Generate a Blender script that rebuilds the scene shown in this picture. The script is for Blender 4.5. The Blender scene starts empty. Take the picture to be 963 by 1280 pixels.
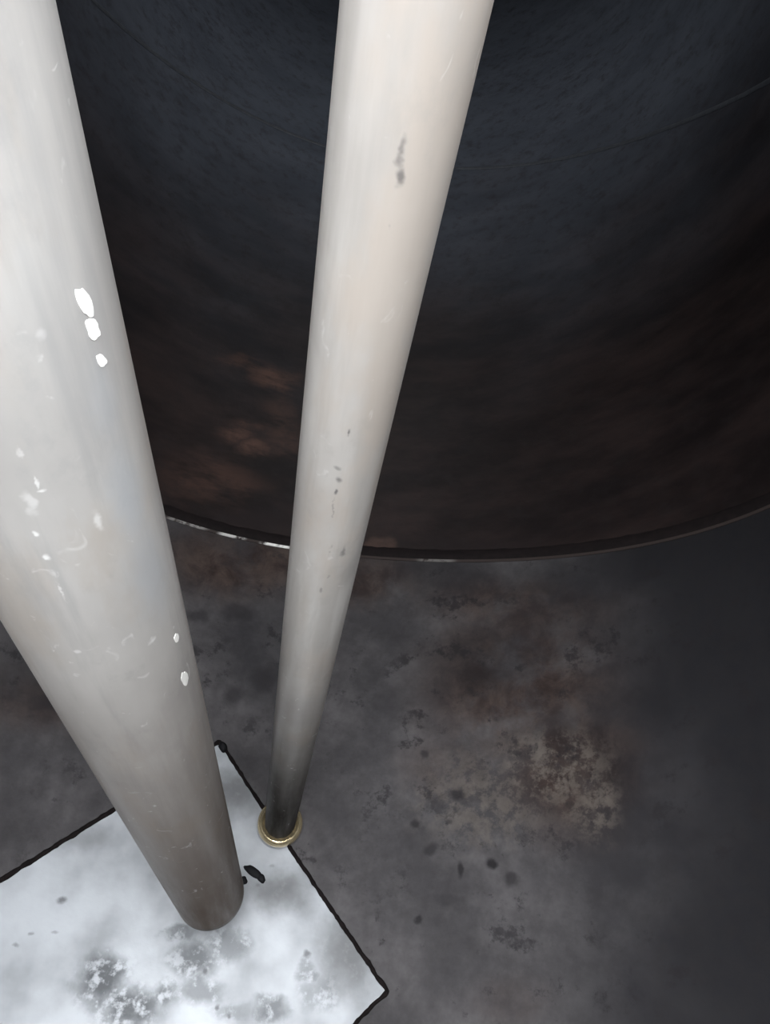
import bpy, bmesh, math, random
import numpy as np
from mathutils import Vector, Matrix, noise

# ------------------------------------------------------------------ frame, camera
IW, IH, FPX, CX, CY = 963, 1280, 962.0, 481.5, 640.0
NADIR = (340.0, 1330.0)
HC = 1.635                       # camera height above the tank bottom (m)
RT = 0.62 * HC                   # inside radius of the lying cylindrical tank
PHI = 0.07                     # heading of the tank axis against the view
X0 = -0.02 * HC                # tank axis sideways of the lens

_d = np.array([NADIR[0] - CX, NADIR[1] - CY, FPX]); _d /= np.linalg.norm(_d)
_r = np.array([1.0, 0, 0]) - _d * _d[0]; _r /= np.linalg.norm(_r)
_f = np.cross(_d, _r); _f = _f if _f[2] > 0 else -_f
_c, _s = math.cos(PHI), math.sin(PHI)

def turn(v):                     # levelled camera frame -> tank frame (directions)
    return np.array([v[0] * _c - v[1] * _s, v[0] * _s + v[1] * _c, v[2]])
def cam_dir(v):                  # optical frame -> tank frame (directions)
    v = np.asarray(v, float)
    return turn(np.array([v @ _r, v @ _f, -(v @ _d)]))
CAM = np.array([-X0, 0.0, HC])   # tank axis runs along Y at x = 0, bottom at z = 0

cd = bpy.data.cameras.new('camera'); cam = bpy.data.objects.new('camera', cd)
bpy.context.scene.collection.objects.link(cam)
cx_, cy_, cz_ = cam_dir((1, 0, 0)), cam_dir((0, -1, 0)), cam_dir((0, 0, -1))
cam.matrix_world = Matrix([[cx_[i], cy_[i], cz_[i], CAM[i]] for i in range(3)] + [[0, 0, 0, 1]])
cd.sensor_fit = 'HORIZONTAL'; cd.sensor_width = 36.0; cd.lens = 36.0 * FPX / IW
cd.clip_start = 0.02; cd.clip_end = 100
sc = bpy.context.scene
sc.camera = cam

# ------------------------------------------------------------------ light: overcast sky seen through the manhole and an added roof opening
MAN = (CAM[0] - 0.05, -0.05); MAN_R = 0.50; MAN_NECK = 0.42
ADDED_HOLE = (-0.10, 2.90); ADDED_HOLE_R = 0.22; ADDED_HOLE_NECK = 0.10  # unseen roof opening, added to light the far end of the tank
world = bpy.data.worlds.new('overcast_sky'); sc.world = world
world.use_nodes = True
bg = world.node_tree.nodes['Background']
bg.inputs['Color'].default_value = (0.94, 0.97, 1.0, 1)
bg.inputs['Strength'].default_value = 50.0
sc.view_settings.view_transform = 'Standard'; sc.view_settings.look = 'None'
sc.view_settings.exposure = 0.0; sc.view_settings.gamma = 1.0
sc.view_settings.use_curve_mapping = False

def portal(name, x, y, z, size):
    l = bpy.data.lights.new(name, 'AREA'); l.shape = 'SQUARE'; l.size = size
    l.cycles.is_portal = True
    o = bpy.data.objects.new(name, l); o.location = (x, y, z)
    sc.collection.objects.link(o)
ZTOP = 2 * RT
portal('manhole_sky_portal', MAN[0], MAN[1], ZTOP + MAN_NECK, 2 * MAN_R)
portal('added_hole_sky_portal', ADDED_HOLE[0], ADDED_HOLE[1], ZTOP + ADDED_HOLE_NECK, 2 * ADDED_HOLE_R)

# ------------------------------------------------------------------ picture point -> place in the tank
def ray(px, py):
    v = cam_dir((px - CX, py - CY, FPX)); return v / np.linalg.norm(v)
def on_shell(px, py, rad=RT):    # where the sight line meets the tank shell
    v = ray(px, py); a = v[0]**2 + v[2]**2
    ox, oz = CAM[0], CAM[2] - RT
    b = ox * v[0] + oz * v[2]; c = ox**2 + oz**2 - rad**2
    t = (-b + math.sqrt(b * b - a * c)) / a
    return CAM + v * t
def uy(p):                       # arc length from the bottom line, and Y
    return RT * math.atan2(p[0], RT - p[2]), p[1]
def shell(u, y, lift=0.0):
    th = u / RT; r = RT - lift
    return Vector((r * math.sin(th), y, RT - r * math.cos(th)))

# ------------------------------------------------------------------ node helper
class Mat:
    def __init__(self, name):
        self.m = bpy.data.materials.new(name); self.m.use_nodes = True
        self.t = self.m.node_tree; self.b = self.t.nodes['Principled BSDF']
        self.co = self.n('ShaderNodeTexCoord').outputs['Object']
    def n(self, kind, **kw):
        nd = self.t.nodes.new(kind)
        for k, v in kw.items(): setattr(nd, k, v)
        return nd
    def put(self, sock, v):
        if isinstance(v, bpy.types.NodeSocket): self.t.links.new(v, sock)
        else:
            if hasattr(v, '__len__') and len(v) == 3 and sock.type == 'RGBA': v = (*v, 1)
            sock.default_value = v
    def math(self, op, a, b=0.5, clamp=False):
        nd = self.n('ShaderNodeMath', operation=op, use_clamp=clamp)
        self.put(nd.inputs[0], a); self.put(nd.inputs[1], b); return nd.outputs[0]
    def vmath(self, op, a, b=None):
        nd = self.n('ShaderNodeVectorMath', operation=op); self.put(nd.inputs[0], a)
        if b is not None:
            if op == 'SCALE': self.put(nd.inputs['Scale'], b)
            else: self.put(nd.inputs[1], b)
        return nd.outputs['Value' if op in ('LENGTH', 'DISTANCE', 'DOT_PRODUCT') else 'Vector']
    def noise(self, scale, detail=4, rough=0.55, co=None, color=False, dist=0.0):
        nd = self.n('ShaderNodeTexNoise'); self.put(nd.inputs['Vector'], co or self.co)
        nd.inputs['Scale'].default_value = scale; nd.inputs['Detail'].default_value = detail
        nd.inputs['Roughness'].default_value = rough; nd.inputs['Distortion'].default_value = dist
        return nd.outputs['Color' if color else 'Fac']
    def ramp(self, v, a, b, lo=0.0, hi=1.0):
        nd = self.n('ShaderNodeMapRange', interpolation_type='SMOOTHSTEP'); self.put(nd.inputs['Value'], v)
        nd.inputs['From Min'].default_value = a; nd.inputs['From Max'].default_value = b
        nd.inputs['To Min'].default_value = lo; nd.inputs['To Max'].default_value = hi
        return nd.outputs['Result']
    def mix(self, fac, a, b, blend='MIX'):
        nd = self.n('ShaderNodeMix', data_type='RGBA', blend_type=blend)
        self.put(nd.inputs[0], fac); self.put(nd.inputs[6], a); self.put(nd.inputs[7], b)
        return nd.outputs[2]
    def mapping(self, co, loc=(0, 0, 0), scale=(1, 1, 1)):
        nd = self.n('ShaderNodeMapping'); self.put(nd.inputs['Vector'], co)
        nd.inputs['Location'].default_value = loc; nd.inputs['Scale'].default_value = scale
        return nd.outputs['Vector']
    def wobble(self, co, scale, amount, detail=3):
        d = self.vmath('SUBTRACT', self.noise(scale, detail, co=co, color=True), (0.5, 0.5, 0.5))
        return self.vmath('ADD', co, self.vmath('SCALE', d, amount))
    def blobs(self, co, items, soft=0.6):
        """stain mask: the strongest of several soft ellipses (centre, size along two axes, turn, strength)"""
        out = None
        for c, size, rot, st in items:
            q = self.vmath('SUBTRACT', co, c)
            nd = self.n('ShaderNodeMapping', vector_type='TEXTURE'); self.put(nd.inputs['Vector'], q)
            nd.inputs['Rotation'].default_value = (0, 0, rot); nd.inputs['Scale'].default_value = (*size, 1e3) if len(size) == 2 else size
            v = self.ramp(self.vmath('LENGTH', nd.outputs['Vector']), 1.0, 1.0 - soft, 0.0, st)
            out = v if out is None else self.math('MAXIMUM', out, v)
        return out
    def out(self, color=None, rough=None, metal=None, bump=None, bump_d=0.001, spec=None):
        b = self.b
        if color is not None: self.put(b.inputs['Base Color'], color)
        if rough is not None: self.put(b.inputs['Roughness'], rough)
        if metal is not None: self.put(b.inputs['Metallic'], metal)
        if spec is not None: self.put(b.inputs['Specular IOR Level'], spec)
        if bump is not None:
            nd = self.n('ShaderNodeBump'); nd.inputs['Distance'].default_value = bump_d
            nd.inputs['Strength'].default_value = 1.0
            self.put(nd.inputs['Height'], bump); self.t.links.new(nd.outputs[0], b.inputs['Normal'])
        return self.m

def stain_or_glint(px, py, rx, ry=None, st=1.0, rot=0.0):
    """a stain on the tank bottom, given where and how large the photograph shows it"""
    ry = ry or rx
    p = on_shell(px, py); a = on_shell(px + rx, py) - p; b = on_shell(px, py + ry) - p
    return (tuple(p[:2]) + (0.0,), (float(np.hypot(*a[:2])), float(np.hypot(*b[:2]))), math.atan2(a[1], a[0]) + rot, st)

# ------------------------------------------------------------------ materials
def steel_floor():
    m = Mat('stained_grey_tank_steel')
    co = m.wobble(m.co, 5.0, 0.10, 4)
    fine = m.wobble(m.co, 22.0, 0.03, 4)
    cloud = m.noise(4.5, 6, 0.62); grain = m.noise(38, 5, 0.65); mott = m.noise(13, 6, 0.7, dist=0.4)
    grey = m.mix(m.ramp(cloud, 0.35, 0.68), (0.038, 0.0355, 0.0375), (0.082, 0.077, 0.079))
    brown = m.mix(m.ramp(mott, 0.35, 0.68), (0.024, 0.0155, 0.014), (0.060, 0.043, 0.036))
    bm = m.blobs(co, [stain_or_glint(650, 850, 230, 140), stain_or_glint(720, 960, 150, 140), stain_or_glint(300, 700, 150, 70, 1), stain_or_glint(420, 720, 160, 50, .9),
                      stain_or_glint(640, 760, 230, 60, .8), stain_or_glint(60, 870, 120, 60, .7), stain_or_glint(560, 950, 90, 60, .5),
                      stain_or_glint(640, 1250, 90, 50, .35)], 0.75)
    bm = m.math('MULTIPLY', bm, m.ramp(m.noise(7, 5, 0.6), 0.25, 0.55))
    col = m.mix(bm, grey, brown)
    dk = m.blobs(co, [stain_or_glint(800, 740, 260, 80, .6), stain_or_glint(330, 800, 90, 90, .4),
                      stain_or_glint(60, 840, 110, 70, .55), stain_or_glint(600, 830, 110, 70, .5), stain_or_glint(560, 720, 120, 40, .5)], 0.8)
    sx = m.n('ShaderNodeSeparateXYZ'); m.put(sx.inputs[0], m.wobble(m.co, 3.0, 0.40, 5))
    dk = m.math('MAXIMUM', dk, m.ramp(sx.outputs[0], 0.38, 0.80, 0.0, 0.92))      # light falloff painted over the right flank, with the edge of a dark residue
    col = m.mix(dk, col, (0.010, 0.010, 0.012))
    pale = m.blobs(co, [stain_or_glint(690, 960, 110, 70, .55), stain_or_glint(600, 1000, 130, 90, .4), stain_or_glint(740, 1010, 60, 70, .5)], 0.8)
    col = m.mix(m.math('MULTIPLY', pale, m.ramp(m.noise(30, 6, 0.7), 0.42, 0.58)), col, (0.135, 0.115, 0.098))
    spots = m.ramp(m.noise(17, 6, 0.72), 0.54, 0.66, 0.0, 0.75)
    spots = m.math('MULTIPLY', spots, m.ramp(cloud, 0.38, 0.55))
    sp2 = m.blobs(fine, [stain_or_glint(615, 1078, 11, 10), stain_or_glint(576, 1086, 7, 12, .9), stain_or_glint(522, 1152, 8, 8, .9),
                         stain_or_glint(540, 1060, 14, 10, .7), stain_or_glint(520, 1030, 10, 9, .8), stain_or_glint(573, 993, 14, 10, .8),
                         stain_or_glint(640, 1100, 14, 12, .7), stain_or_glint(530, 945, 10, 8, .7), stain_or_glint(300, 765, 30, 16, .6),
                         stain_or_glint(330, 850, 26, 22, .6), stain_or_glint(290, 870, 16, 20, .6), stain_or_glint(60, 880, 34, 14, .6),
                         stain_or_glint(245, 770, 22, 12, .6), stain_or_glint(505, 1090, 10, 8, .5), stain_or_glint(560, 1125, 30, 12, .35)], 0.7)
    col = m.mix(m.math('MAXIMUM', spots, sp2), col, (0.014, 0.0125, 0.014))
    col = m.mix(m.ramp(grain, 0.3, 0.75, 0.0, 0.35), col, (0.02, 0.018, 0.018))
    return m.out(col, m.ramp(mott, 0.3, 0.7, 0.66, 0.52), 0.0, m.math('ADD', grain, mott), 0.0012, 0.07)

def steel_wall():
    m = Mat('dark_rusty_tank_steel')
    co = m.wobble(m.co, 6.0, 0.12, 4)
    streak = m.noise(2.6, 6, 0.65, co=m.mapping(m.co, scale=(1.0, 2.6, 1.0)))
    base = m.mix(m.ramp(streak, 0.35, 0.70), (0.0085, 0.0062, 0.0062), (0.024, 0.0160, 0.0148))
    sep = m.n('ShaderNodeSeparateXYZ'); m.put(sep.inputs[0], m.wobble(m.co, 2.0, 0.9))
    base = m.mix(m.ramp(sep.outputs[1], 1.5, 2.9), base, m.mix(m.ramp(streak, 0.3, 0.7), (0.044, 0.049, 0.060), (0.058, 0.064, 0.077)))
    rust = m.blobs(co, [stain_or_glint(345, 475, 46, 24, 1), stain_or_glint(300, 540, 46, 18, .9), stain_or_glint(320, 560, 30, 12, .9),
                        stain_or_glint(300, 455, 60, 14, .6), stain_or_glint(270, 600, 90, 50, .5), stain_or_glint(350, 530, 40, 90, .4)], 0.9)
    rust = m.math('MULTIPLY', rust, m.ramp(m.noise(5, 5, 0.65, co=m.mapping(m.co, scale=(1, 3.0, 1))), 0.36, 0.62))
    col = m.mix(rust, base, (0.085, 0.046, 0.034))
    col = m.mix(m.blobs(m.wobble(m.co, 20, .03), [stain_or_glint(476, 680, 26, 15, .7)], 0.5), col, (0.065, 0.040, 0.032))
    dk = m.blobs(co, [stain_or_glint(330, 650, 70, 24, .7), stain_or_glint(600, 680, 140, 16, .8), stain_or_glint(300, 650, 40, 12, .8)], 0.8)
    col = m.mix(dk, col, (0.014, 0.010, 0.010))
    col = m.mix(m.ramp(m.noise(24, 5, 0.7), 0.45, 0.75, 0, .55), col, (0.016, 0.013, 0.013))
    return m.out(col, 0.5, 0.0, m.noise(30, 5, 0.6), 0.001, 0.10)

def plate_metal():
    m = Mat('pale_galvanised_plate')
    co = m.wobble(m.co, 26.0, 0.05, 5)
    cloud = m.noise(8, 4, 0.5)
    col = m.mix(m.ramp(cloud, 0.28, 0.68), (0.175, 0.182, 0.192), (0.318, 0.330, 0.349))
    patch = m.blobs(co, [stain_or_glint(130, 1225, 50, 50, 1), stain_or_glint(165, 1260, 56, 40, 1), stain_or_glint(205, 1245, 34, 28, .8),
                         stain_or_glint(245, 1200, 44, 36, .85), stain_or_glint(285, 1180, 38, 36, .7), stain_or_glint(225, 1168, 34, 14, .7),
                         stain_or_glint(250, 1238, 42, 26, .7), stain_or_glint(340, 1260, 34, 26, .8), stain_or_glint(385, 1215, 16, 22, .6),
                         stain_or_glint(400, 1240, 36, 34, .5), stain_or_glint(290, 1265, 30, 20, .5)], 0.75)
    patch = m.math('MULTIPLY', patch, m.ramp(m.noise(40, 5, 0.62), 0.36, 0.52))
    col = m.mix(patch, col, (0.040, 0.043, 0.048))
    dull = m.blobs(co, [stain_or_glint(350, 1115, 60, 46, .8), stain_or_glint(435, 1190, 56, 100, .8), stain_or_glint(400, 1090, 50, 40, .5),
                        stain_or_glint(290, 990, 70, 50, .8), stain_or_glint(110, 1050, 70, 26, .35)], 0.9)
    col = m.mix(dull, col, (0.058, 0.057, 0.059))  # dirt, and part of the light falloff, put into the plate colour
    dots = m.blobs(m.wobble(m.co, 60, .012), [stain_or_glint(78, 1126, 9, 6, .8), stain_or_glint(257, 1216, 6, 6, .9), stain_or_glint(40, 1168, 6, 4, .5),
                        stain_or_glint(22, 1182, 6, 4, .5), stain_or_glint(70, 1165, 6, 3, .4), stain_or_glint(384, 1193, 6, 7, .8), stain_or_glint(272, 1260, 5, 5, .8),
                        stain_or_glint(287, 1270, 4, 6, .8), stain_or_glint(340, 1083, 5, 3, .3), stain_or_glint(322, 1107, 4, 4, .4)], 0.8)
    col = m.mix(dots, col, (0.05, 0.05, 0.055))
    col = m.mix(m.ramp(m.noise(60, 3, 0.6), 0.5, 0.8, 0, .15), col, (0.3, 0.31, 0.32))
    return m.out(col, m.ramp(cloud, 0.3, 0.7, 0.52, 0.44), 0.08, m.noise(45, 5, 0.6), 0.0005, 0.3)

def pipe_metal(name, radius, marks, tone, rusty, dirt_rough):
    """galvanised tube; the object's Z runs along the pipe"""
    m = Mat(name)
    along = m.mapping(m.co, scale=(1, 1, 0.09))
    st = m.noise(38, 5, 0.6, co=along); cl = m.noise(7, 5, 0.6, co=m.mapping(m.co, scale=(1, 1, 0.5)))
    col = m.mix(m.ramp(cl, 0.3, 0.7), tone[0], tone[1])
    col = m.mix(m.ramp(st, 0.46, 0.66, 0, .55), col, tone[2])
    col = m.mix(m.ramp(m.noise(16, 5, 0.6, co=m.mapping(m.co, (3, 1, 2), (1, 1, 0.35))), 0.48, 0.66, 0, .6), col, tone[3])
    col = m.mix(m.ramp(m.noise(30, 6, 0.65, co=m.mapping(m.co, (1, 5, 0), (1, 1, 0.6))), 0.55, 0.70, 0, .35), col, tone[2])
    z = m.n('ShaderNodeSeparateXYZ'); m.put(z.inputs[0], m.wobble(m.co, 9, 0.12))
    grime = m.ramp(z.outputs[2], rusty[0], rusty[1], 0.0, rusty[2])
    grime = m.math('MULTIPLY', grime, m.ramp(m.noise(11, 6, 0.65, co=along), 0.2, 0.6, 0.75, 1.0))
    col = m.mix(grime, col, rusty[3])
    w = m.wobble(m.co, 70, .010)
    for items, c, soft in marks:
        col = m.mix(m.blobs(w, items, soft), col, c)
    scr = m.ramp(m.noise(60, 3, 0.5, co=m.mapping(m.co, scale=(1, 1, 0.6)), dist=1.5), 0.66, 0.78, 0, .3)
    col = m.mix(scr, col, (0.86, 0.85, 0.83))
    return m.out(col, m.math('ADD', m.ramp(st, 0.3, 0.7, 0.36, 0.46), m.math('MULTIPLY', grime, dirt_rough)), m.math('MULTIPLY', m.math('SUBTRACT', 1.0, grime), 0.3), st, 0.00008, m.math('SUBTRACT', 0.5, m.math('MULTIPLY', grime, 0.485)))

def plain(name, color, rough, metal=0.0, vary=0.3, scale=60, spec=0.5):
    m = Mat(name)
    dark = tuple(c * (1 - vary) for c in color)
    nz = m.noise(scale, 5, 0.65)
    return m.out(m.mix(m.ramp(nz, 0.35, 0.65), dark, color), rough, metal, nz, 0.0008, spec)

# ------------------------------------------------------------------ mesh helpers
col_ = sc.collection
def link(name, verts, faces, mat, parent=None, smooth=True):
    me = bpy.data.meshes.new(name); me.from_pydata([tuple(v) for v in verts], [], faces)
    bm = bmesh.new(); bm.from_mesh(me); bmesh.ops.recalc_face_normals(bm, faces=bm.faces); bm.to_mesh(me); bm.free()
    if smooth:
        me.polygons.foreach_set('use_smooth', [True] * len(me.polygons))
        me.set_sharp_from_angle(angle=math.radians(40))
    me.materials.append(mat)
    o = bpy.data.objects.new(name, me); col_.objects.link(o)
    if parent: o.parent = parent
    return o
def thing(name, label, cat, loc=(0, 0, 0)):
    o = bpy.data.objects.new(name, None); o.location = loc; col_.objects.link(o)
    o['label'] = label; o['category'] = cat; o.empty_display_size = 0.1
    return o
def structure(o, label=None):
    o['kind'] = 'structure'
    if label: o['label'] = label
    return o
def slab(fn_in, fn_out, nu, nv):
    """closed curved slab between two surfaces sampled on the same grid"""
    V, F = [], []
    for fn in (fn_in, fn_out):
        for j in range(nv + 1):
            for i in range(nu + 1): V.append(fn(i / nu, j / nv))
    n = (nu + 1) * (nv + 1); k = lambda i, j: j * (nu + 1) + i
    for j in range(nv):
        for i in range(nu):
            a, b, c, d = k(i, j), k(i + 1, j), k(i + 1, j + 1), k(i, j + 1)
            F += [(a, b, c, d), (n + d, n + c, n + b, n + a)]
    for i in range(nu):
        for j in (0, nv):
            a, b = k(i, j), k(i + 1, j); F.append((a, b, n + b, n + a))
    for j in range(nv):
        for i in (0, nu):
            a, b = k(i, j), k(i, j + 1); F.append((a, b, n + b, n + a))
    return V, F
def lathe(prof, n=48):
    """closed profile turned about Z"""
    V = [(r * math.cos(2 * math.pi * i / n), r * math.sin(2 * math.pi * i / n), z) for r, z in prof for i in range(n)]
    m = len(prof)
    F = [(p * n + i, p * n + (i + 1) % n, ((p + 1) % m) * n + (i + 1) % n, ((p + 1) % m) * n + i) for p in range(m) for i in range(n)]
    return V, F
def bead(path, up, w, h, seed, rough=0.3, sec=8):
    """an irregular run of weld metal along a path of points; up = normal at each point"""
    rnd = random.Random(seed); V, F = [], []; n = len(path)
    for i, p in enumerate(path):
        t = (path[min(i + 1, n - 1)] - path[max(i - 1, 0)]).normalized()
        side = t.cross(up[i]).normalized()
        e = 1.0 if 0 < i < n - 1 else 0.5
        a = w * e * (1 + rough * noise.noise(Vector((i * .35, seed, 0)))) * (1 + rough * .5 * (rnd.random() - .5))
        b = h * e * (1 + rough * noise.noise(Vector((i * .5, seed, 7))))
        sh = w * rough * .5 * noise.noise(Vector((i * .21, seed, 3)))
        for k in range(sec):
            an = 2 * math.pi * k / sec
            V.append(p + side * (a * .5 * math.cos(an) + sh) + up[i] * (b * math.sin(an)))
    for i in range(n - 1):
        for k in range(sec):
            F.append((i * sec + k, i * sec + (k + 1) % sec, (i + 1) * sec + (k + 1) % sec, (i + 1) * sec + k))
    F += [tuple(range(sec)), tuple(range((n - 1) * sec, n * sec))]
    return V, F

# ------------------------------------------------------------------ the tank (setting)
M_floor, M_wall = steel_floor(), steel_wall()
M_weld = plain('dark_weld', (0.008, 0.006, 0.006), 0.9, 0.0, 0.5, spec=.1)
M_seam = plain('rusty_weld_bead', (0.009, 0.006, 0.006), 0.8, 0.0, 0.4, spec=.15)
M_pale_seam = plain('thin_grey_weld', (0.052, 0.056, 0.064), 0.5, 0.2, 0.3)

Y_BACK, Y_END = -1.5, 5.0
TF = math.radians(104); TW = math.radians(128)       # floor | side wall | ceiling limits, from the bottom line
# seam between the first and second shell plate, following its slightly wandering course
S1 = [(150, 622), (210, 645), (270, 664), (310, 675), (350, 683), (430, 692), (500, 698), (570, 700), (640, 699), (700, 696), (800, 681), (900, 655), (963, 632)]
S2 = [(150, 30), (190, 60), (300, 128), (405, 180), (480, 203), (575, 211), (680, 196), (780, 170), (900, 135)]
def seam_curve(pts, deg):
    q = np.array([uy(on_shell(*p)) for p in pts]); k = np.polyfit(q[:, 0], q[:, 1], deg)
    lo, hi = q[:, 0].min(), q[:, 0].max()
    def y(u):
        uc = min(max(u, lo), hi); return float(np.polyval(k, uc)) + (u - uc) * float(np.polyval(np.polyder(k), uc))
    return y
y1 = seam_curve(S1, 4); y2 = seam_curve(S2, 2)
TH = 0.009
def course(name, ya, yb, th0, th1, lift, mat, nu, nv, parent=None):
    def g(l):
        return lambda a, b: shell(RT * (th0 + (th1 - th0) * a), ya(RT * (th0 + (th1 - th0) * a)) * (1 - b) + yb(RT * (th0 + (th1 - th0) * a)) * b, l)
    return link(name, *slab(g(lift), g(lift - TH), nu, nv), mat, parent)
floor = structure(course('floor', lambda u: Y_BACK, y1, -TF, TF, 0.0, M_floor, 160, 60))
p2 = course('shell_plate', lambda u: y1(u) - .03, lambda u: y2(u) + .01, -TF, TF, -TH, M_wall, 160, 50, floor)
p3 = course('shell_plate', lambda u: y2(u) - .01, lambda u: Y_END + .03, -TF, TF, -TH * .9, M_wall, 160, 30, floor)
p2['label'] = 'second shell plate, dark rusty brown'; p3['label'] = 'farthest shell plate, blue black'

us = np.linspace(-TF * RT * .98, TF * RT * .98, 420)
path = [shell(u, y1(u) + .017, -TH * .6) for u in us]; ups = [(Vector((0, p.y, RT)) - p).normalized() for p in path]
link('weld_seam', *bead(path, ups, .036, .005, 3, .16), M_seam, floor)['label'] = 'dark rusty weld bead'
path = [shell(u, y2(u), -TH * .9) for u in us]; ups = [(Vector((0, p.y, RT)) - p).normalized() for p in path]
link('weld_seam', *bead(path, ups, .018, .0012, 5, .2), M_pale_seam, floor)['label'] = 'thin pale weld line'
# lip of the first plate, with glints of light painted in its colour
ml = Mat('plate_lip_painted_glints')
lip_glint = ml.blobs(ml.co, [stain_or_glint(345, 683, 24, 12, .85), stain_or_glint(290, 671, 22, 10, .6), stain_or_glint(545, 702, 30, 10, .12), stain_or_glint(235, 655, 40, 12, .25)], .5)
lip_glint = ml.math('MULTIPLY', lip_glint, ml.ramp(ml.noise(45, 5, .7), .36, .55))
M_lip = ml.out(ml.mix(lip_glint, (0.035, 0.027, 0.025), (0.85, 0.83, 0.80)), .6, 0.0, spec=.1)
def lip(l): return lambda a, b: shell(RT * (-TF + 2 * TF * a), y1(RT * (-TF + 2 * TF * a)) - .006 + .007 * b, l)
link('plate_lip', *slab(lip(.0022), lip(-.004), 300, 2), M_lip, floor)

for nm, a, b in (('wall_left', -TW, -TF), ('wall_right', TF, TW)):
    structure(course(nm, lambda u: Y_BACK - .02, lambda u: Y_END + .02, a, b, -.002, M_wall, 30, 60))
def head(name, y, sgn):
    prof = []; n, m = 22, 96; V, F = [], []
    for l in (0.0, .01):
        for i in range(n + 1):
            a = math.pi / 2 * (1 - i / n); r = (RT + TH + l) * math.sin(a); dy = .38 * math.cos(a) + (l if i else 0)
            for k in range(m): V.append((r * math.cos(2 * math.pi * k / m), y + sgn * dy, RT + r * math.sin(2 * math.pi * k / m)))
    N = (n + 1) * m
    for i in range(n):
        for k in range(m):
            a, b, c, d = i * m + k, i * m + (k + 1) % m, (i + 1) * m + (k + 1) % m, (i + 1) * m + k
            F += [(a, b, c, d), (N + a, N + d, N + c, N + b)]
    for k in range(m): F.append((k, (k + 1) % m, N + (k + 1) % m, N + k))
    return structure(link(name, V, F, M_wall))
head('wall_end', Y_END, 1); head('wall_back', Y_BACK, -1)
def roof_part(ya, yb, hx, hy, hr, neck, name, parent=None):
    """curved roof plate with a round opening and its neck"""
    # the opening is laid out in (arc, Y); the roof spans the arc beyond both side walls
    ua, ub = RT * TW, RT * (2 * math.pi - TW); uh = RT * (math.pi - math.asin(hx / RT))
    K, Mr = 96, 10; ang = [2 * math.pi * (k + .5) / K for k in range(K)]
    cor = [math.atan2(yy - hy, uu - uh) % (2 * math.pi) for uu in (ua, ub) for yy in (ya, yb)]
    ang = sorted(set(ang + cor)); K = len(ang); V, F = [], []
    for l in (0.0, -TH):
        for j in range(Mr + 1):
            for t in ang:
                cu, cy = math.cos(t), math.sin(t)
                s = min([(ub - uh) / cu if cu > 1e-9 else 1e9, (ua - uh) / cu if cu < -1e-9 else 1e9,
                         (yb - hy) / cy if cy > 1e-9 else 1e9, (ya - hy) / cy if cy < -1e-9 else 1e9])
                q = (j / Mr) ** 1.2; rr = hr * (1 - q) + s * q
                V.append(shell(uh + cu * rr, hy + cy * rr, l))
    N = (Mr + 1) * K
    for j in range(Mr):
        for k in range(K):
            a, b, c, d = j * K + k, j * K + (k + 1) % K, (j + 1) * K + (k + 1) % K, (j + 1) * K + k
            F += [(a, b, c, d), (N + a, N + d, N + c, N + b)]
    for j in (0, Mr):
        for k in range(K):
            a, b = j * K + k, j * K + (k + 1) % K; F.append((a, b, N + b, N + a))
    o = link(name, V, F, M_wall, parent)
    zt = shell(uh, hy).z
    V, F = lathe([(hr, zt - .02), (hr + .012, zt - .02), (hr + .012, ZTOP + neck), (hr, ZTOP + neck)], 64)
    V = [(x + hx, y + hy, z if z > zt else RT + math.sqrt(RT**2 - (x + hx)**2) - .02) for x, y, z in V]
    link('roof_hole_neck' if hr > .2 else 'added_hole_neck', V, F, M_wall, parent or o)  # neck of the manhole and likewise of the added opening
    return o
ceiling = structure(roof_part(Y_BACK - .02, 2.0, MAN[0], MAN[1], MAN_R, MAN_NECK, 'ceiling'))
roof_part(1.99, Y_END + .02, ADDED_HOLE[0], ADDED_HOLE[1], ADDED_HOLE_R, ADDED_HOLE_NECK, 'roof_plate', ceiling)  # far roof section, holding the added opening

# ------------------------------------------------------------------ pale square plate welded to the bottom
M_plate = plate_metal()
PT = 0.006
def uvp(px, py): return np.array(uy(on_shell(px, py, RT - PT)))
A, B = uvp(275, 927), uvp(484, 1239); L = uvp(0, 1107)
e1 = (B - A); side = float(np.linalg.norm(e1)); e1 /= side
e2 = np.array([-e1[1], e1[0]]); e2 *= np.sign(e2 @ (L - A))
e2 = (L - A) / np.linalg.norm(L - A) * .5 + e2 * .5; e2 /= np.linalg.norm(e2)
plate_t = thing('striker_plate', 'pale square galvanised plate with dark weld edges on the tank floor below the pipes', 'plate')
def psurf(lift):
    return lambda a, b: shell(*(A + e1 * side * a + e2 * side * b), lift)
link('plate', *slab(psurf(PT), psurf(-.001), 40, 40), M_plate, plate_t)
def edge(p, q, seed, w=.009):
    ext = (q - p) / np.linalg.norm(q - p) * .0035; p, q = p - ext, q + ext
    n = max(20, int(np.linalg.norm(q - p) / .005)); pts, up = [], []
    for i in range(n + 1):
        s = shell(*(p + (q - p) * i / n), .0035); pts.append(s); up.append((Vector((0, s.y, RT)) - s).normalized())
    return link('weld_bead', *bead(pts, up, w, .0045, seed, .45), M_weld, plate_t)
C_, D_ = B + e2 * side, A + e2 * side
edge(A, B, 11); edge(A, D_, 12, .010); edge(B, C_, 13, .008); edge(D_, C_, 14)
M_tar = plain('black_residue', (0.006, 0.006, 0.007), 0.6, 0.0, 0.3, spec=.1)
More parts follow.
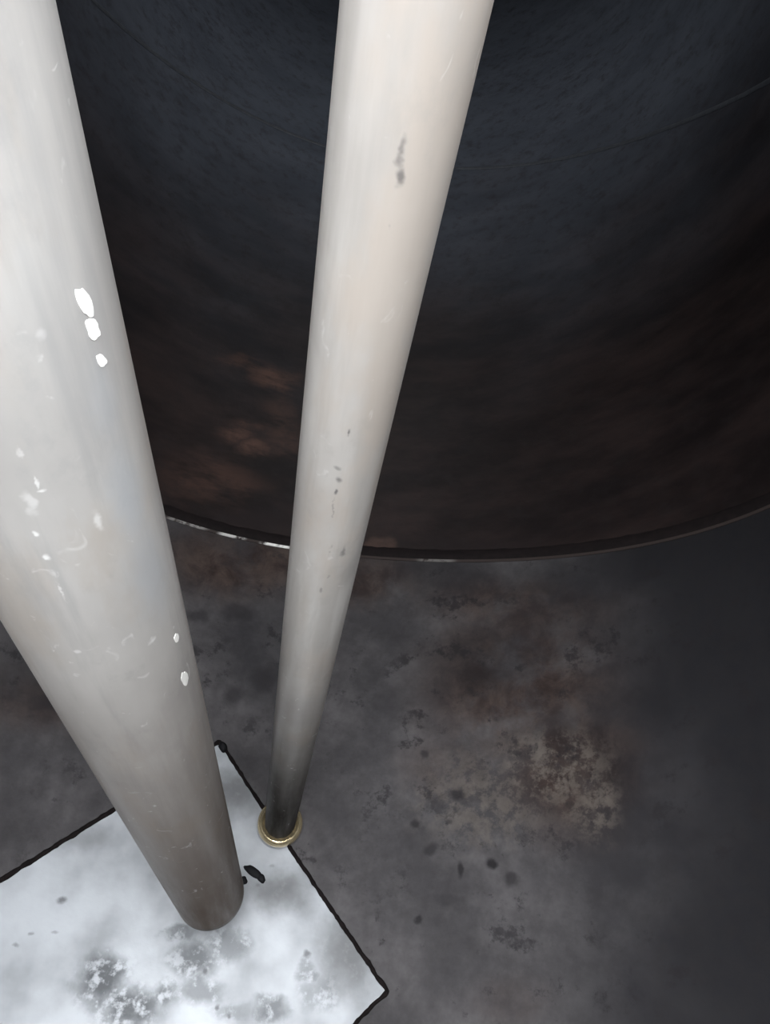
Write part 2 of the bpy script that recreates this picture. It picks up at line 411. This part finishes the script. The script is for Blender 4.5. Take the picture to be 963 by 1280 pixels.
def lump(px, py, rx, ry, rot, seed, h=.003):
    c = uvp(px, py); V, F = [], []; n = 20
    for l, q in ((1.0, 0.0), (.85, .6), (.5, 1.0)):
        for k in range(n):
            a = 2 * math.pi * k / n; r = l * (1 + .25 * noise.noise(Vector((math.cos(a) * 1.3, math.sin(a) * 1.3, seed))))
            u, v = rx * r * math.cos(a), ry * r * math.sin(a)
            V.append(shell(c[0] + u * math.cos(rot) - v * math.sin(rot), c[1] + u * math.sin(rot) + v * math.cos(rot), PT - .0003 + h * q))
    for j in range(2):
        for k in range(n): F.append((j * n + k, j * n + (k + 1) % n, (j + 1) * n + (k + 1) % n, (j + 1) * n + k))
    F += [tuple(range(2 * n, 3 * n)), tuple(range(n))]
    return link('residue_lump', V, F, M_tar, plate_t)
lump(317, 1090, .0215, .0085, -.45, 1); lump(303, 1101, .0095, .0085, 0, 4); lump(327, 1098, .010, .007, -.8, 8)
# thicker blob of weld where the bead ends at the far corner
lump(279, 934, .013, .008, -1.0, 6, .006)

# ------------------------------------------------------------------ the pipes
def pipe_frame(vp, foot):
    ax = cam_dir((vp[0] - CX, vp[1] - CY, FPX)); ax /= np.linalg.norm(ax)
    return turn(np.array(foot)) + CAM, ax
P1R, P2R = .057, .030
foot1, ax1 = pipe_frame((359.88, 1365.24), (-0.15210544, 0.27226508, -0.0092297))
foot2, ax2 = pipe_frame((307.45, 1287.94), (0.03173009, 0.33792818, 0.00890179))
def pipe_root(name, label, foot, ax, zend):
    """Empty at the lower end of the pipe, Z up along its axis, -Y... towards the lens"""
    end = foot + ax * ((foot[2] - zend) / -ax[2])
    z = Vector(-ax); y = (Vector(CAM) - Vector(end)); y = (y - z * y.dot(z)).normalized(); x = y.cross(z)
    o = thing(name, label, 'pipe'); M = Matrix((x, y, z)).transposed().to_4x4(); M.translation = Vector(end)
    o.matrix_world = M
    return o, M
def tube(r, wall, length, zs=120, n=96):
    V, F = [], []
    zz = [0, .0015] + [length * i / zs for i in range(1, zs + 1)]
    for k, z in enumerate(zz):
        rr = r - (.0012 if k == 0 else 0)
        V += [(rr * math.cos(2 * math.pi * i / n), rr * math.sin(2 * math.pi * i / n), z) for i in range(n)]
    m = len(zz)
    for z in (length, .0):
        V += [((r - wall) * math.cos(2 * math.pi * i / n), (r - wall) * math.sin(2 * math.pi * i / n), z) for i in range(n)]
    m2 = m + 2
    for p in range(m2):
        for i in range(n):
            q = (p + 1) % m2; F.append((p * n + i, p * n + (i + 1) % n, q * n + (i + 1) % n, q * n + i))
    return V, F
def pipe_point(M, r, px, py):
    """where the sight line meets the pipe, in the pipe's own frame"""
    Mi = M.inverted(); o = Mi @ Vector(CAM); d = Mi.to_3x3() @ Vector(ray(px, py))
    a = d.x**2 + d.y**2; b = o.x * d.x + o.y * d.y; c = o.x**2 + o.y**2 - r * r
    disc = b * b - a * c
    t = (-b - math.sqrt(max(disc, 0))) / a; return o + d * t
def pmark(M, r, px, py, rx, ry, st=1.0):
    p = pipe_point(M, r, px, py); q = pipe_point(M, r, px + 4, py); v = pipe_point(M, r, px, py + 4)
    sx = (q - p).length / 4 * rx; sz = abs((v - p).z) / 4 * ry
    return (tuple(p), (sx, sx, sz), 0.0, st)
root1, Mx1 = pipe_root('fill_pipe', 'thick galvanised fill pipe with white paint chips hanging at left over the pale plate', foot1, ax1, HC - 1.48067)
root2, Mx2 = pipe_root('suction_pipe', 'thin galvanised suction pipe ending in a brass ring at the plate edge', foot2, ax2, HC - 1.615)
T1 = ((0.47, 0.455, 0.44), (0.62, 0.605, 0.585), (0.39, 0.385, 0.385), (0.50, 0.45, 0.40))
T2 = ((0.44, 0.41, 0.385), (0.60, 0.575, 0.545), (0.39, 0.365, 0.34), (0.50, 0.43, 0.37))
k1 = lambda *a: pmark(Mx1, P1R, *a); k2 = lambda *a: pmark(Mx2, P2R, *a)
M_p1 = pipe_metal('galvanised_fill_pipe', P1R, [
    ([k1(36, 630, 10, 20, .35), k1(124, 652, 7, 20, .5), k1(44, 666, 6, 5, .8), k1(59, 698, 7, 6, .8), k1(30, 575, 4, 24, .35), k1(75, 735, 3, 26, .45),
      k1(46, 603, 4, 12, .6), k1(54, 614, 8, 4, .6), k1(50, 420, 9, 12, .3), k1(95, 815, 6, 4, .4), k1(190, 800, 4, 5, .5), k1(70, 85, 5, 5, .4)], (0.88, 0.87, 0.85), .7),
    ([k1(160, 620, 22, 120, .6), k1(190, 720, 22, 110, .6), k1(130, 500, 22, 110, .4)], (0.42, 0.437, 0.46), .9)],
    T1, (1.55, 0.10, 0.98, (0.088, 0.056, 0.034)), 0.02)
M_p2 = pipe_metal('galvanised_suction_pipe', P2R, [
    ([k2(502, 190, 8, 34, .8), k2(498, 222, 9, 18, .85), k2(485, 290, 3, 14, .35), k2(437, 541, 3, 6, .9), k2(423, 586, 7, 4, .55),
      k2(422, 600, 7, 5, .75), k2(421, 614, 4, 4, .95), k2(416, 640, 2, 24, .45), k2(413, 688, 4, 9, .8), k2(429, 690, 3, 10, .7),
      k2(436, 715, 8, 22, .3), k2(401, 738, 3, 4, .6), k2(410, 720, 3, 4, .6)], (0.16, 0.15, 0.145), .8),
    ([k2(470, 420, 26, 40, .3), k2(395, 210, 9, 90, .4), k2(405, 300, 10, 60, .3), k2(380, 760, 10, 60, .5), k2(385, 840, 12, 60, .4)],
      (0.46, 0.42, 0.38), .9)],
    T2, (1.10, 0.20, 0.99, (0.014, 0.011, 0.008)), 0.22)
LEN1, LEN2 = 2.56, 2.70
b1 = link('pipe_body', *tube(P1R, .005, LEN1), M_p1, root1)
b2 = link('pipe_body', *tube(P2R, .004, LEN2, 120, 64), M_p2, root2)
M_chip = plain('white_paint_chip', (0.90, 0.88, 0.84), 0.5, 0.0, 0.06)
def chip(px, py, rx, ry, rot, seed):
    """flake of paint lying on the thick pipe"""
    V, F = [], []; n = 18; R = P1R
    def az(x, y): q = pipe_point(Mx1, R, x, y); return np.array([math.atan2(q.y, q.x), q.z])
    c = az(px, py); jx, jy = (az(px + 1, py) - az(px - 1, py)) / 2, (az(px, py + 1) - az(px, py - 1)) / 2
    for l, h in ((1.0, -.0002), (.94, .0002), (.66, .0002), (.33, .0002)):
        for k in range(n):
            a = 2 * math.pi * k / n
            q = l * (1 + .38 * noise.noise(Vector((math.cos(a) * 1.6, math.sin(a) * 1.6, seed * 3.7))))
            u, v = rx * q * math.cos(a), ry * q * math.sin(a)
            g = c + jx * (u * math.cos(rot) - v * math.sin(rot)) + jy * (u * math.sin(rot) + v * math.cos(rot))
            r = R + h
            V.append((r * math.cos(g[0]), r * math.sin(g[0]), g[1]))
    for j in range(3):
        for k in range(n): F.append((j * n + k, j * n + (k + 1) % n, (j + 1) * n + (k + 1) % n, (j + 1) * n + k))
    F += [tuple(range(3 * n, 4 * n)), tuple(range(n))]
    o = link('paint_chip', V, F, M_chip, root1, False); o['label'] = 'white paint chip'
    return o
chip(106, 379, 9, 22, -.38, 1); chip(117, 412, 8, 16, -.35, 2); chip(127, 451, 6, 9, -.5, 3); chip(231, 848, 5, 8, -.1, 5); chip(221, 797, 3, 6, 0, 7)

# brass ring and foot of the suction pipe
M_brass = plain('worn_brass', (0.84, 0.70, 0.44), 0.25, 0.9, 0.15)
M_foot = plain('grey_foot', (0.30, 0.30, 0.31), 0.5, 0.5, 0.3)
pr = [(P2R - .001, .022), (P2R - .001, .004), (.0385, .001), (.0425, .004), (.0440, .010), (.0440, .018), (.0428, .0235), (.0400, .0265), (.0365, .0275), (.0340, .0262), (.0325, .0235)]
link('collar', *lathe(pr, 64), M_brass, root2)['label'] = 'brass ring at the pipe end'
